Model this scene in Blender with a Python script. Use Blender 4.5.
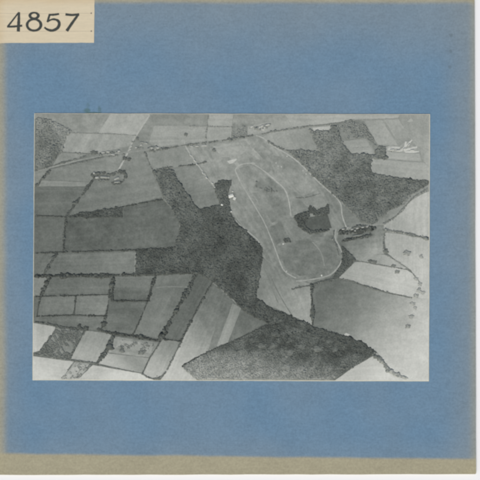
import bpy, math, random
import numpy as np

for o in list(bpy.data.objects):
    bpy.data.objects.remove(o)
scene = bpy.context.scene
COL = scene.collection
U = 0.0005                      # metres per photograph pixel: the mounting card is about 24 cm wide

def X(x): return (x - 240.0) * U
def Y(y): return (240.0 - y) * U

# ---------------------------------------------------------------- camera
cd = bpy.data.cameras.new('camera')
cam = bpy.data.objects.new('camera', cd)
COL.objects.link(cam)
CAM_H = 0.62
cam.location = (0, 0, CAM_H)
cd.sensor_width = 36
cd.lens = 36 * (CAM_H - 0.0016) / (480 * U)
cd.clip_start = 0.01
cd.clip_end = 50
cd.dof.use_dof = True           # a copy lens held very slightly off focus, as in the scan
cd.dof.focus_distance = CAM_H + 0.016
cd.dof.aperture_fstop = 3.9
scene.camera = cam

# ---------------------------------------------------------------- sky, sun, exposure
SUN_EL, SUN_AZ = math.radians(50), math.radians(197)      # azimuth clockwise from +Y
w = bpy.data.worlds.new('World')
scene.world = w
w.use_nodes = True
sky = w.node_tree.nodes.new('ShaderNodeTexSky')
sky.sky_type = 'NISHITA'
sky.sun_disc = False
sky.sun_elevation = SUN_EL
sky.sun_rotation = SUN_AZ
sky.dust_density = 4.0
sky.ozone_density = 0.4
bg = w.node_tree.nodes['Background']
bg.inputs['Strength'].default_value = 0.13
w.node_tree.links.new(sky.outputs[0], bg.inputs[0])
sl = bpy.data.lights.new('sun', 'SUN')
sl.energy = 1.5                 # soft, diffuse copying light
sl.angle = math.radians(24)
sl.color = (1.0, 0.93, 0.80)
sun = bpy.data.objects.new('sun', sl)
COL.objects.link(sun)
sun.rotation_euler = (math.pi / 2 - SUN_EL, 0, math.pi - SUN_AZ)
sun.location = (0.3 * math.sin(SUN_AZ), 0.3 * math.cos(SUN_AZ), 0.5)
vs = scene.view_settings
vs.view_transform = 'Standard'
vs.look = 'None'
vs.exposure = 0.0
vs.gamma = 1.0
vs.use_curve_mapping = False

# ---------------------------------------------------------------- node helpers
def nodes(mat):
    mat.use_nodes = True
    nt = mat.node_tree
    return nt, nt.nodes['Principled BSDF']

def mth(nt, op, a, b=None, clamp=False):
    n = nt.nodes.new('ShaderNodeMath')
    n.operation = op
    n.use_clamp = clamp
    for i, v in enumerate((a, b)):
        if v is None: continue
        if isinstance(v, (int, float)): n.inputs[i].default_value = v
        else: nt.links.new(v, n.inputs[i])
    return n.outputs[0]

def pixel_position(nt):
    g = nt.nodes.new('ShaderNodeNewGeometry')
    v = nt.nodes.new('ShaderNodeVectorMath')
    v.operation = 'SCALE'
    nt.links.new(g.outputs['Position'], v.inputs[0])
    v.inputs['Scale'].default_value = 1.0 / U
    return v.outputs[0]

def noise(nt, vec, scale, detail=2.0, rough=0.5, off=None, stretch=None):
    if off or stretch:
        m = nt.nodes.new('ShaderNodeMapping')
        if off: m.inputs['Location'].default_value = off
        if stretch: m.inputs['Scale'].default_value = stretch
        nt.links.new(vec, m.inputs['Vector'])
        vec = m.outputs[0]
    n = nt.nodes.new('ShaderNodeTexNoise')
    n.inputs['Scale'].default_value = scale
    n.inputs['Detail'].default_value = detail
    n.inputs['Roughness'].default_value = rough
    nt.links.new(vec, n.inputs['Vector'])
    return n.outputs[0]

def dot2(nt, vec, dx, dy):
    n = nt.nodes.new('ShaderNodeVectorMath')
    n.operation = 'DOT_PRODUCT'
    nt.links.new(vec, n.inputs[0])
    n.inputs[1].default_value = (dx, dy, 0)
    return n.outputs['Value']

def smooth(nt, v, lo, hi):
    n = nt.nodes.new('ShaderNodeMapRange')
    n.interpolation_type = 'SMOOTHSTEP'
    nt.links.new(v, n.inputs[0])
    n.inputs[1].default_value, n.inputs[2].default_value = lo, hi
    return n.outputs[0]

INK_GAIN = 0.98
INK_DARK, INK_LIGHT = (0.875, 1.01, 0.895), (0.955, 1.0, 0.915)   # greenish silver darks, warmer paper lights
_mats = {}
def ink(a, b=None, p0=(0, 0), p1=(0, 0), mott=5.0, grain=9.0, stripe=None, rnd=0.0, name='printed_grey', rough=0.62):
    """silver-print grey: a (and b at p1) are tones 0-255; stripe = (direction in degrees, period px, amplitude)"""
    key = (a, b, p0, p1, mott, grain, stripe, rnd)
    if key in _mats: return _mats[key]
    m = bpy.data.materials.new(name)
    nt, bs = nodes(m)
    pos = pixel_position(nt)
    rr = random.Random(str(key))
    off = (rr.uniform(0, 900), rr.uniform(0, 900), 0)
    if b is None:
        val = mth(nt, 'ADD', float(a), 0.0)
    else:
        x0, y0, x1, y1 = p0[0] - 240, 240 - p0[1], p1[0] - 240, 240 - p1[1]
        dx, dy = x1 - x0, y1 - y0
        L2 = dx * dx + dy * dy
        t = mth(nt, 'SUBTRACT', dot2(nt, pos, dx / L2, dy / L2), (x0 * dx + y0 * dy) / L2)
        t = smooth(nt, t, 0.0, 1.0)
        val = mth(nt, 'ADD', mth(nt, 'MULTIPLY', t, float(b - a)), float(a))
    if mott:
        n1 = mth(nt, 'SUBTRACT', noise(nt, pos, 0.055, 3.0, 0.6, off), 0.5)
        n2 = mth(nt, 'SUBTRACT', noise(nt, pos, 0.22, 2.0, 0.6, off), 0.5)
        val = mth(nt, 'ADD', val, mth(nt, 'MULTIPLY', n1, mott * 5.5))
        val = mth(nt, 'ADD', val, mth(nt, 'MULTIPLY', n2, mott * 2.6))
    if stripe:
        ang, per, amp = stripe
        ca, sa = math.cos(math.radians(ang + 90)), math.sin(math.radians(ang + 90))
        c = dot2(nt, pos, ca, sa)
        c = mth(nt, 'ADD', c, mth(nt, 'MULTIPLY', noise(nt, pos, 0.05, 1.0, 0.5, off), per * 0.8))
        cmb = nt.nodes.new('ShaderNodeCombineXYZ')
        nt.links.new(c, cmb.inputs[0])
        s1 = noise(nt, cmb.outputs[0], 1.0 / per, 2.0, 0.7)
        val = mth(nt, 'ADD', val, mth(nt, 'MULTIPLY', mth(nt, 'SUBTRACT', s1, 0.5), amp * 2.6))
    if rnd:
        at = nt.nodes.new('ShaderNodeAttribute')
        at.attribute_name = 'shade'
        val = mth(nt, 'ADD', val, mth(nt, 'MULTIPLY', mth(nt, 'SUBTRACT', at.outputs['Fac'], 0.5), rnd * 2))
    g = mth(nt, 'SUBTRACT', noise(nt, pos, 0.62, 2.0, 0.8), 0.5)
    val = mth(nt, 'ADD', val, mth(nt, 'MULTIPLY', g, grain * 4.2))
    val = mth(nt, 'MAXIMUM', val, 20.0)
    lin = mth(nt, 'MULTIPLY', mth(nt, 'POWER', mth(nt, 'DIVIDE', val, 255.0), 2.2), INK_GAIN)
    cmb = nt.nodes.new('ShaderNodeCombineColor')
    tt = smooth(nt, val, 70.0, 205.0)
    for i in range(3):
        k = mth(nt, 'ADD', mth(nt, 'MULTIPLY', tt, INK_LIGHT[i] - INK_DARK[i]), INK_DARK[i])
        nt.links.new(mth(nt, 'MULTIPLY', lin, k), cmb.inputs[i])
    nt.links.new(cmb.outputs[0], bs.inputs['Base Color'])
    bs.inputs['Roughness'].default_value = rough
    bs.inputs['Specular IOR Level'].default_value = 0.15
    _mats[key] = m
    return m

def paper(name, rgb, mott=0.04, scale=0.25, rough=0.9):
    m = bpy.data.materials.new(name)
    nt, bs = nodes(m)
    pos = pixel_position(nt)
    f = mth(nt, 'ADD', mth(nt, 'MULTIPLY', mth(nt, 'SUBTRACT', noise(nt, pos, scale, 4.0, 0.65), 0.5), mott * 2), 1.0)
    mx = nt.nodes.new('ShaderNodeVectorMath')
    mx.operation = 'SCALE'
    mx.inputs[0].default_value = rgb
    nt.links.new(f, mx.inputs['Scale'])
    nt.links.new(mx.outputs[0], bs.inputs['Base Color'])
    bs.inputs['Roughness'].default_value = rough
    bs.inputs['Specular IOR Level'].default_value = 0.1
    return m

# ---------------------------------------------------------------- object helpers
def tag(o, label=None, cat=None, group=None, kind=None):
    for k, v in (('label', label), ('category', cat), ('group', group), ('kind', kind)):
        if v: o[k] = v
    return o

def link(name, me, mat=None, parent=None):
    o = bpy.data.objects.new(name, me)
    COL.objects.link(o)
    if mat and not me.materials: me.materials.append(mat)
    if parent: o.parent = parent
    return o

def dense(poly, step=4.0, jit=0.22, closed=True, seed=1):
    r = random.Random(seed)
    out = []
    n = len(poly)
    for i in range(n if closed else n - 1):
        a, b = poly[i], poly[(i + 1) % n]
        L = math.hypot(b[0] - a[0], b[1] - a[1])
        k = max(1, int(L / step))
        for j in range(k):
            t = j / k
            jj = jit if (j > 0) else jit * 0.4
            out.append((a[0] + (b[0] - a[0]) * t + r.uniform(-jj, jj), a[1] + (b[1] - a[1]) * t + r.uniform(-jj, jj)))
    if not closed: out.append(poly[-1])
    return out

def slab_mesh(name, poly, z0, z1):
    """flat sheet with thickness; poly in photograph pixels"""
    area = sum(poly[i - 1][0] * poly[i][1] - poly[i][0] * poly[i - 1][1] for i in range(len(poly)))
    if area > 0: poly = poly[::-1]
    n = len(poly)
    vs_ = [(X(x), Y(y), z1) for x, y in poly] + [(X(x), Y(y), z0) for x, y in poly]
    fs = [tuple(range(n)), tuple(range(2 * n - 1, n - 1, -1))]
    fs += [(i, n + i, n + (i + 1) % n, (i + 1) % n) for i in range(n)]
    me = bpy.data.meshes.new(name)
    me.from_pydata(vs_, [], fs)
    me.update()
    return me

def ribbon_poly(line, widths):
    """outline of a stroke of varying width round a polyline"""
    L, R = [], []
    n = len(line)
    for i, (x, y) in enumerate(line):
        a, b = line[max(0, i - 1)], line[min(n - 1, i + 1)]
        dx, dy = b[0] - a[0], b[1] - a[1]
        d = math.hypot(dx, dy) or 1
        wd = widths[i] / 2
        L.append((x - dy / d * wd, y + dx / d * wd))
        R.append((x + dy / d * wd, y - dx / d * wd))
    return L + R[::-1]

def spline(pts, step=2.5):
    """Catmull-Rom through the points"""
    if len(pts) < 3: return dense(pts, step, 0, False)
    P = [pts[0]] + list(pts) + [pts[-1]]
    out = []
    for i in range(1, len(P) - 2):
        p0, p1, p2, p3 = P[i - 1], P[i], P[i + 1], P[i + 2]
        k = max(2, int(math.hypot(p2[0] - p1[0], p2[1] - p1[1]) / step))
        for j in range(k):
            t = j / k
            out.append(tuple(0.5 * (2 * p1[q] + (p2[q] - p0[q]) * t + (2 * p0[q] - 5 * p1[q] + 4 * p2[q] - p3[q]) * t * t
                             + (3 * p1[q] - p0[q] - 3 * p2[q] + p3[q]) * t ** 3) for q in (0, 1)))
    out.append(pts[-1])
    return out

# leafy clumps: many small rough bodies in one mesh
_t = (1 + 5 ** 0.5) / 2
ICO_V = np.array([(-1, _t, 0), (1, _t, 0), (-1, -_t, 0), (1, -_t, 0), (0, -1, _t), (0, 1, _t), (0, -1, -_t), (0, 1, -_t),
                  (_t, 0, -1), (_t, 0, 1), (-_t, 0, -1), (-_t, 0, 1)]) / math.hypot(1, _t)
ICO_F = np.array([(0, 11, 5), (0, 5, 1), (0, 1, 7), (0, 7, 10), (0, 10, 11), (1, 5, 9), (5, 11, 4), (11, 10, 2), (10, 7, 6), (7, 1, 8),
                  (3, 9, 4), (3, 4, 2), (3, 2, 6), (3, 6, 8), (3, 8, 9), (4, 9, 5), (2, 4, 11), (6, 2, 10), (8, 6, 7), (9, 8, 1)])

def clump_mesh(name, pts, rad, height, zbase, seed=0, patch=None, soft=True, sink=0.42):
    """pts (n,2) pixels, rad (n,) pixels, height (n,) pixels"""
    rng = np.random.default_rng(seed)
    n = len(pts)
    V = np.repeat(ICO_V[None], n, 0) * rng.uniform(0.62, 1.3, (n, 12, 1))
    th = rng.uniform(0, 6.283, n)
    c, s = np.cos(th)[:, None], np.sin(th)[:, None]
    x = (V[:, :, 0] * c - V[:, :, 1] * s) * rad[:, None] * rng.uniform(0.8, 1.25, (n, 1))
    y = (V[:, :, 0] * s + V[:, :, 1] * c) * rad[:, None]
    z = V[:, :, 2] * height[:, None] * 0.5
    W = np.empty((n, 12, 3), np.float32)
    W[:, :, 0] = (pts[:, 0:1] + x - 240) * U
    W[:, :, 1] = (240 - pts[:, 1:2] + y) * U
    W[:, :, 2] = zbase + np.maximum((z + height[:, None] * sink) * U, 0.00001)
    F = (ICO_F[None] + (np.arange(n) * 12)[:, None, None]).reshape(-1)
    me = bpy.data.meshes.new(name)
    me.vertices.add(n * 12)
    me.vertices.foreach_set('co', W.reshape(-1))
    nf = n * 20
    me.loops.add(nf * 3)
    me.loops.foreach_set('vertex_index', F.astype(np.int32))
    me.polygons.add(nf)
    me.polygons.foreach_set('loop_start', np.arange(0, nf * 3, 3, dtype=np.int32))
    me.update(calc_edges=True)
    at = me.attributes.new('shade', 'FLOAT', 'POINT')
    sh = rng.uniform(0, 1, n) if patch is None else np.clip(patch + rng.uniform(-0.35, 0.35, n), 0, 1)
    at.data.foreach_set('value', np.repeat(sh, 12).astype(np.float32))
    if soft: me.shade_smooth()
    else: me.shade_flat()
    return me

def inside(pts, poly):
    x, y = pts[:, 0], pts[:, 1]
    r = np.zeros(len(pts), bool)
    n = len(poly)
    for i in range(n):
        (x0, y0), (x1, y1) = poly[i], poly[(i + 1) % n]
        if y0 == y1: continue
        hit = ((y0 > y) != (y1 > y)) & (x < (x1 - x0) * (y - y0) / (y1 - y0) + x0)
        r ^= hit
    return r

def scatter(poly, spacing, seed=0):
    rng = np.random.default_rng(seed)
    a = np.array(poly)
    lo, hi = a.min(0), a.max(0)
    gx, gy = np.meshgrid(np.arange(lo[0], hi[0], spacing), np.arange(lo[1], hi[1], spacing))
    p = np.stack([gx.ravel(), gy.ravel()], 1) + rng.uniform(-0.6, 0.6, (gx.size, 2)) * spacing
    return p[inside(p, poly)]

def wob(pts, f, seed):
    """smooth pseudo-noise 0..1 over the pixels, for clumps of taller and darker crowns"""
    r = random.Random(seed)
    v = np.zeros(len(pts))
    for _ in range(7):
        a, k, ph = r.uniform(0, 6.283), f * r.uniform(0.6, 2.2), r.uniform(0, 6.283)
        v += np.sin((pts[:, 0] * math.cos(a) + pts[:, 1] * math.sin(a)) * k + ph)
    return 0.5 + v / 7.0

# ================================================================ the mount
Z_CARD = 0.0014
Z_LAB = Z_CARD + 0.00016
Z_PRINT = Z_CARD + 0.00034

m_white = paper('white_paper', (0.855, 0.885, 0.89), 0.006, 0.02)
o = link('backing_sheet', slab_mesh('backing_sheet', [(-400, -400), (900, -400), (900, 900), (-400, 900)], -0.002, 0.0), m_white)
tag(o, 'white backing sheet showing along the right and bottom edges', 'backing sheet', kind='structure')

# blue card: faded to tan along its edges, where the colour itself has gone
def card_material():
    m = bpy.data.materials.new('blue_card')
    nt, bs = nodes(m)
    pos = pixel_position(nt)
    sp = nt.nodes.new('ShaderNodeSeparateXYZ')
    nt.links.new(pos, sp.inputs[0])
    px, py = sp.outputs[0], sp.outputs[1]                     # px = x-240, py = 240-y
    wv = mth(nt, 'MULTIPLY', mth(nt, 'SUBTRACT', noise(nt, pos, 0.02, 3.0, 0.6), 0.5), 8.0)
    fine = mth(nt, 'MULTIPLY', mth(nt, 'SUBTRACT', noise(nt, pos, 0.35, 3.0, 0.6), 0.5), 3.0)
    def mixc(fac, c1, c2):
        n = nt.nodes.new('ShaderNodeMix')
        n.data_type = 'RGBA'
        for s, v in ((n.inputs['Factor'], fac), (n.inputs['A'], c1), (n.inputs['B'], c2)):
            if isinstance(v, tuple): s.default_value = (*v, 1)
            elif isinstance(v, (int, float)): s.default_value = v
            else: nt.links.new(v, s)
        return n.outputs['Result']
    BLUE, DEEP, TAN, GREY = (0.156, 0.248, 0.334), (0.138, 0.241, 0.342), (0.368, 0.345, 0.232), (0.230, 0.270, 0.278)
    c = mixc(smooth(nt, noise(nt, pos, 0.012, 2.0, 0.5), 0.35, 0.65), BLUE, DEEP)
    # dulled margins
    e = mth(nt, 'ADD', px, mth(nt, 'ADD', wv, fine))
    c = mixc(mth(nt, 'MULTIPLY', smooth(nt, e, 192, 240), 0.62), c, GREY)
    c = mixc(mth(nt, 'MULTIPLY', smooth(nt, e, -205, -243), 0.40), c, GREY)
    top = mth(nt, 'ADD', py, mth(nt, 'ADD', wv, fine))
    c = mixc(mth(nt, 'MULTIPLY', smooth(nt, top, 165, 240), 0.5), c, GREY)
    c = mixc(mth(nt, 'MULTIPLY', smooth(nt, top, -188, -222), 0.25), c, GREY)
    # tan strips
    b = mth(nt, 'ADD', py, mth(nt, 'ADD', mth(nt, 'MULTIPLY', px, 0.012), mth(nt, 'MULTIPLY', wv, 0.35)))
    c = mixc(mth(nt, 'MULTIPLY', smooth(nt, b, -214.5, -218.5), 0.95), c, TAN)
    c = mixc(mth(nt, 'MULTIPLY', smooth(nt, mth(nt, 'ADD', px, mth(nt, 'MULTIPLY', wv, 0.4)), -230.0, -241.0), 0.75), c, TAN)
    c = mixc(mth(nt, 'MULTIPLY', smooth(nt, mth(nt, 'ADD', py, mth(nt, 'MULTIPLY', wv, 0.3)), 234.5, 240.5), 0.85), c, TAN)
    c = mixc(mth(nt, 'MULTIPLY', smooth(nt, mth(nt, 'ADD', px, mth(nt, 'MULTIPLY', wv, 0.25)), 226.0, 236.5), 0.40), c, TAN)
    # corner where the tan bites in
    q = mth(nt, 'SUBTRACT', px, py)
    c = mixc(mth(nt, 'MULTIPLY', smooth(nt, mth(nt, 'ADD', q, wv), 446, 462), 0.7), c, TAN)
    q2 = mth(nt, 'ADD', px, py)
    c = mixc(mth(nt, 'MULTIPLY', smooth(nt, mth(nt, 'ADD', q2, wv), 462, 476), 0.6), c, TAN)
    # green glue stain above the print
    def blot(cx, cy, rx, ry):
        mp = nt.nodes.new('ShaderNodeMapping')
        mp.vector_type = 'TEXTURE'
        mp.inputs['Location'].default_value = (cx - 240, 240 - cy, 0)
        mp.inputs['Scale'].default_value = (rx, ry, 1e6)
        nt.links.new(pos, mp.inputs['Vector'])
        ln = nt.nodes.new('ShaderNodeVectorMath')
        ln.operation = 'LENGTH'
        nt.links.new(mp.outputs[0], ln.inputs[0])
        return smooth(nt, mth(nt, 'ADD', ln.outputs['Value'], mth(nt, 'MULTIPLY', fine, 0.25)), 1.05, 0.35)
    for cx, cy, rx, ry, s in ((87, 110.5, 4.5, 3.2, 0.75), (94, 113, 10, 1.6, 0.8), (99.5, 109.5, 2.6, 5, 0.45), (88, 105, 2.5, 4, 0.3)):
        c = mixc(mth(nt, 'MULTIPLY', blot(cx, cy, rx, ry), s), c, (0.085, 0.155, 0.150))
    for cx, cy, r in ((451, 35, 2.6), (451, 51, 2.3), (450, 67, 2.6), (440, 466, 0.9), (411, 467, 0.8), (130, 16, 1.3), (330, 60, 1.0), (17, 53, 0.8), (300, 430, 1.0), (205, 418, 0.9)):
        c = mixc(mth(nt, 'MULTIPLY', blot(cx, cy, r, r), 0.33), c, (0.09, 0.12, 0.13))
    # paper fibre and horizontal laid grain
    f1 = mth(nt, 'SUBTRACT', noise(nt, pos, 0.5, 4.0, 0.7), 0.5)
    f2 = mth(nt, 'SUBTRACT', noise(nt, pos, 0.55, 3.0, 0.7, None, (0.16, 1.0, 1.0)), 0.5)
    f3 = mth(nt, 'SUBTRACT', noise(nt, pos, 0.03, 3.0, 0.6), 0.5)
    f = mth(nt, 'ADD', mth(nt, 'ADD', mth(nt, 'MULTIPLY', f1, 0.62), mth(nt, 'MULTIPLY', f2, 0.22)), mth(nt, 'ADD', mth(nt, 'MULTIPLY', f3, 0.16), 1.0))
    sc = nt.nodes.new('ShaderNodeVectorMath')
    sc.operation = 'SCALE'
    nt.links.new(c, sc.inputs[0])
    nt.links.new(f, sc.inputs['Scale'])
    nt.links.new(sc.outputs[0], bs.inputs['Base Color'])
    bs.inputs['Roughness'].default_value = 0.92
    bs.inputs['Specular IOR Level'].default_value = 0.08
    bp = nt.nodes.new('ShaderNodeBump')
    bp.inputs['Strength'].default_value = 0.10
    bp.inputs['Distance'].default_value = 0.0001
    nt.links.new(f1, bp.inputs['Height'])
    nt.links.new(bp.outputs[0], bs.inputs['Normal'])
    return m

r = random.Random(5)
right = [(474.6 + 1.6 * t / 12 + r.uniform(-.12, .12), -8 + 480 * t / 12) for t in range(13)]
bott = [(476 - 490 * t / 30, 474.3 + 0.7 * t / 30 + r.uniform(-.18, .18)) for t in range(1, 31)]
cardp = [(-14, -8)] + right[:-1] + [(476.3, 473.2), (475.4, 474.2)] + bott
o = link('mounting_card', slab_mesh('mounting_card', cardp, 0.0, Z_CARD), card_material())
tag(o, 'blue mounting card with tan faded edges under the aerial print', 'card')

# number label
def label_material():
    m = bpy.data.materials.new('cream_label_paper')
    nt, bs = nodes(m)
    pos = pixel_position(nt)
    sp = nt.nodes.new('ShaderNodeSeparateXYZ')
    nt.links.new(pos, sp.inputs[0])
    n = noise(nt, pos, 0.05, 3.0, 0.6)
    edge = mth(nt, 'ADD', sp.outputs[0], mth(nt, 'MULTIPLY', n, 14.0))
    t1 = smooth(nt, edge, -224, -236)
    t2 = smooth(nt, mth(nt, 'ADD', sp.outputs[1], mth(nt, 'MULTIPLY', n, 6.0)), 236, 244)
    t = mth(nt, 'ADD', mth(nt, 'MULTIPLY', t1, 0.6), mth(nt, 'MULTIPLY', t2, 0.7), True)
    mx = nt.nodes.new('ShaderNodeMix')
    mx.data_type = 'RGBA'
    mx.inputs['A'].default_value = (0.640, 0.575, 0.415, 1)
    mx.inputs['B'].default_value = (0.585, 0.478, 0.300, 1)
    nt.links.new(t, mx.inputs['Factor'])
    f = mth(nt, 'ADD', mth(nt, 'MULTIPLY', mth(nt, 'SUBTRACT', noise(nt, pos, 0.5, 3.0, 0.7, None, (0.10, 1, 1)), 0.5), 0.22), 1.0)
    f = mth(nt, 'ADD', f, mth(nt, 'MULTIPLY', mth(nt, 'SUBTRACT', noise(nt, pos, 0.4, 3.0, 0.7), 0.5), 0.12))
    sc = nt.nodes.new('ShaderNodeVectorMath')
    sc.operation = 'SCALE'
    nt.links.new(mx.outputs['Result'], sc.inputs[0])
    nt.links.new(f, sc.inputs['Scale'])
    nt.links.new(sc.outputs[0], bs.inputs['Base Color'])
    bs.inputs['Roughness'].default_value = 0.9
    bs.inputs['Specular IOR Level'].default_value = 0.1
    return m
lab = link('number_label', slab_mesh('number_label', dense([(-13, -7), (94.6, -7), (94.0, 42.6), (-13, 43.0)], 6, 0.12, True, 3), Z_CARD, Z_LAB), label_material())
tag(lab, 'cream paper label hand lettered 4857 at the top left corner', 'label')

m_inkpen = paper('black_drawing_ink', (0.058, 0.066, 0.060), 0.35, 0.8, 0.7)
m_pencil = paper('faint_pencil', (0.46, 0.41, 0.30), 0.25, 0.5)
def arc(cx, cy, rx, ry, a0, a1, n=40):
    return [(cx + rx * math.cos(math.radians(a0 + (a1 - a0) * i / n)), cy + ry * math.sin(math.radians(a0 + (a1 - a0) * i / n))) for i in range(n + 1)]
def stroke(pts, ws, dz):
    """one pen stroke as a thin raised sheet: returns verts/faces"""
    line = spline(pts, 0.8) if len(pts) > 2 else dense(pts, 0.8, 0, False)
    n = len(line)
    rr = random.Random(len(pts) + int(pts[0][0] * 7))
    wl = [np.interp(i / (n - 1), np.linspace(0, 1, len(ws)), ws) * 1.13 + rr.uniform(-.2, .2) for i in range(n)]
    return ribbon_strip(line, wl, Z_LAB + dz, Z_LAB)
def ribbon_strip(line, wl, z1, z0):
    P = ribbon_poly(line, wl)
    n = len(line)
    Lf, Rt = P[:n], P[n:][::-1]
    v, f = [], []
    for a, b in zip(Lf, Rt):
        v += [(X(a[0]), Y(a[1]), z1), (X(b[0]), Y(b[1]), z1), (X(a[0]), Y(a[1]), z0), (X(b[0]), Y(b[1]), z0)]
    for i in range(n - 1):
        k, q = 4 * i, 4 * i + 4
        f += [(k, q, q + 1, k + 1), (k, k + 2, q + 2, q), (k + 1, q + 1, q + 3, k + 3)]
    f += [(0, 1, 3, 2), (4 * n - 4, 4 * n - 2, 4 * n - 1, 4 * n - 3)]
    return v, f
def mesh_of(name, pieces):
    v, f = [], []
    for a, b in pieces:
        k = len(v)
        v += a
        f += [tuple(i + k for i in q) for q in b]
    me = bpy.data.meshes.new(name)
    me.from_pydata(v, [], f)
    me.update()
    return me
D = 0.00002
link('digit', mesh_of('digit', [stroke([(18.9, 12.2), (7.6, 26.8)], [1.3, 1.7], D), stroke([(7.0, 26.7), (14, 26.5), (22.2, 25.6)], [1.6, 1.9, 2.0], D * 1.3),
     stroke([(19.0, 12.2), (18.7, 22), (18.3, 31.6)], [1.9, 2.6, 2.9], D * 1.6)]), m_inkpen, lab)
link('digit', mesh_of('digit', [stroke(arc(34.1, 15.6, 4.2, 2.9, -90, 270), [1.5, 2.6, 1.7, 2.6, 1.5], D),
     stroke(arc(34.0, 24.9, 6.9, 5.7, -90, 270), [1.8, 2.7, 1.9, 2.4, 1.8], D * 1.4)]), m_inkpen, lab)
link('digit', mesh_of('digit', [stroke([(48.9, 14.8), (54, 14.7), (59.1, 13.9)], [1.6, 1.9, 1.7], D), stroke([(49.8, 14.2), (48.6, 18), (47.3, 22.2)], [2.0, 1.9, 1.7], D * 1.3),
     stroke([(47.3, 22.0), (50.5, 19.9), (54.3, 19.3), (58.0, 20.8), (59.3, 24.0), (57.5, 28.0), (52.5, 30.5), (47.5, 29.5), (44.4, 27.3)], [1.3, 1.6, 1.9, 2.6, 2.8, 2.6, 2.3, 2.2, 1.5], D * 1.6)]), m_inkpen, lab)
link('digit', mesh_of('digit', [stroke([(65.4, 14.3), (72, 15.0), (79.2, 14.2)], [2.2, 1.9, 1.9], D), stroke([(78.4, 14.4), (72.5, 22.5), (66.7, 31.0)], [2.0, 2.4, 2.7], D * 1.4)]), m_inkpen, lab)
for yy in (13.4, 31.3):
    ln = [(-12 + i * 4, yy + 0.1 * math.sin(i)) for i in range(27)]
    link('ruled_line', mesh_of('ruled_line', [ribbon_strip(ln, [0.34] * 27, Z_LAB + 0.000008, Z_LAB)]), m_pencil, lab)
    link('pencil_dot', mesh_of('pencil_dot', [ribbon_strip(arc(91.3, yy - .2, .42, .42, 0, 360, 10), [0.8] * 11, Z_LAB + 0.000014, Z_LAB)]), paper('pencil', (0.22, 0.2, 0.17), .2), lab)

# the print: paper sheet with a cream cut edge, the picture layer on top
m_edge = paper('cream_print_edge', (0.66, 0.64, 0.50), 0.10)
pr = link('photograph_print', slab_mesh('photograph_print', dense([(34.4, 113.3), (429.9, 114.2), (428.9, 381.3), (32.6, 380.2)], 12, 0.1, True, 2), Z_CARD, Z_PRINT), m_edge)
tag(pr, 'black and white oblique aerial print pasted on the blue card', 'photograph')
PICT = [(34.8, 113.7), (429.4, 114.7), (428.3, 380.6), (33.1, 379.6)]
Z0 = Z_PRINT + 0.00004
link('picture_layer', slab_mesh('picture_layer', PICT, Z_PRINT, Z0), ink(108, 146, (215, 235), (240, 150)), pr)

# ================================================================ the countryside in the print
def clip_poly(poly, rect=(33.2, 114.2, 429.0, 380.4)):
    def cut(p, ins, isec):
        out = []
        for i in range(len(p)):
            a, b = p[i - 1], p[i]
            if ins(b):
                if not ins(a): out.append(isec(a, b))
                out.append(b)
            elif ins(a): out.append(isec(a, b))
        return out
    # the four slightly skewed sides of the picture
    n = 4
    for k in range(n):
        (x0, y0), (x1, y1) = PICT[k], PICT[(k + 1) % n]
        nx, ny = -(y1 - y0), (x1 - x0)
        dd = lambda p: (p[0] - x0) * nx + (p[1] - y0) * ny
        def isec(a, b):
            da, db = dd(a), dd(b)
            t = da / (da - db)
            return (a[0] + (b[0] - a[0]) * t, a[1] + (b[1] - a[1]) * t)
        poly = cut(poly, lambda p: dd(p) >= -1e-9, isec)
    return poly
def in_pict(pts, marg=0.6):
    p = np.array(PICT)
    c = p.mean(0)
    q = [tuple(c + (v - c) * (1 - marg / np.abs(v - c).min())) for v in p]
    return inside(pts, q)

zi = [0]
def deep(t, k=1.0):
    return None if t is None else round(t - 11 * k * max(0.0, min(1.0, (182 - t) / 55)), 1)
def field(label, poly, a, b=None, p0=(0, 0), p1=(0, 0), name='field', cat='field', jit=0.25, **kw):
    zi[0] += 1
    p = clip_poly(dense(poly, 4.0, jit, True, zi[0]))
    if 'stripe' not in kw and name == 'field':            # faint drill lines along the longest side
        e = max(((math.hypot(poly[i][0] - poly[i - 1][0], poly[i][1] - poly[i - 1][1]), i) for i in range(len(poly))))[1]
        kw['stripe'] = (round(math.degrees(math.atan2(-(poly[e][1] - poly[e - 1][1]), poly[e][0] - poly[e - 1][0]))), 3.5 + zi[0] % 4, 13.0)
    kd = min(1.0, max(0.0, (sum(q[1] for q in poly) / len(poly) - 150) / 50))
    kw['mott'] = kw.get('mott', 5) + 1.5
    z1 = Z0 + 0.000012 + zi[0] * 0.0000005
    o = link(name, slab_mesh(name, p, Z0, z1), ink(deep(a, kd), deep(b, kd), p0, p1, **kw))
    return tag(o, label, cat, kind='structure')

S = dict(mott=5)
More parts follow.
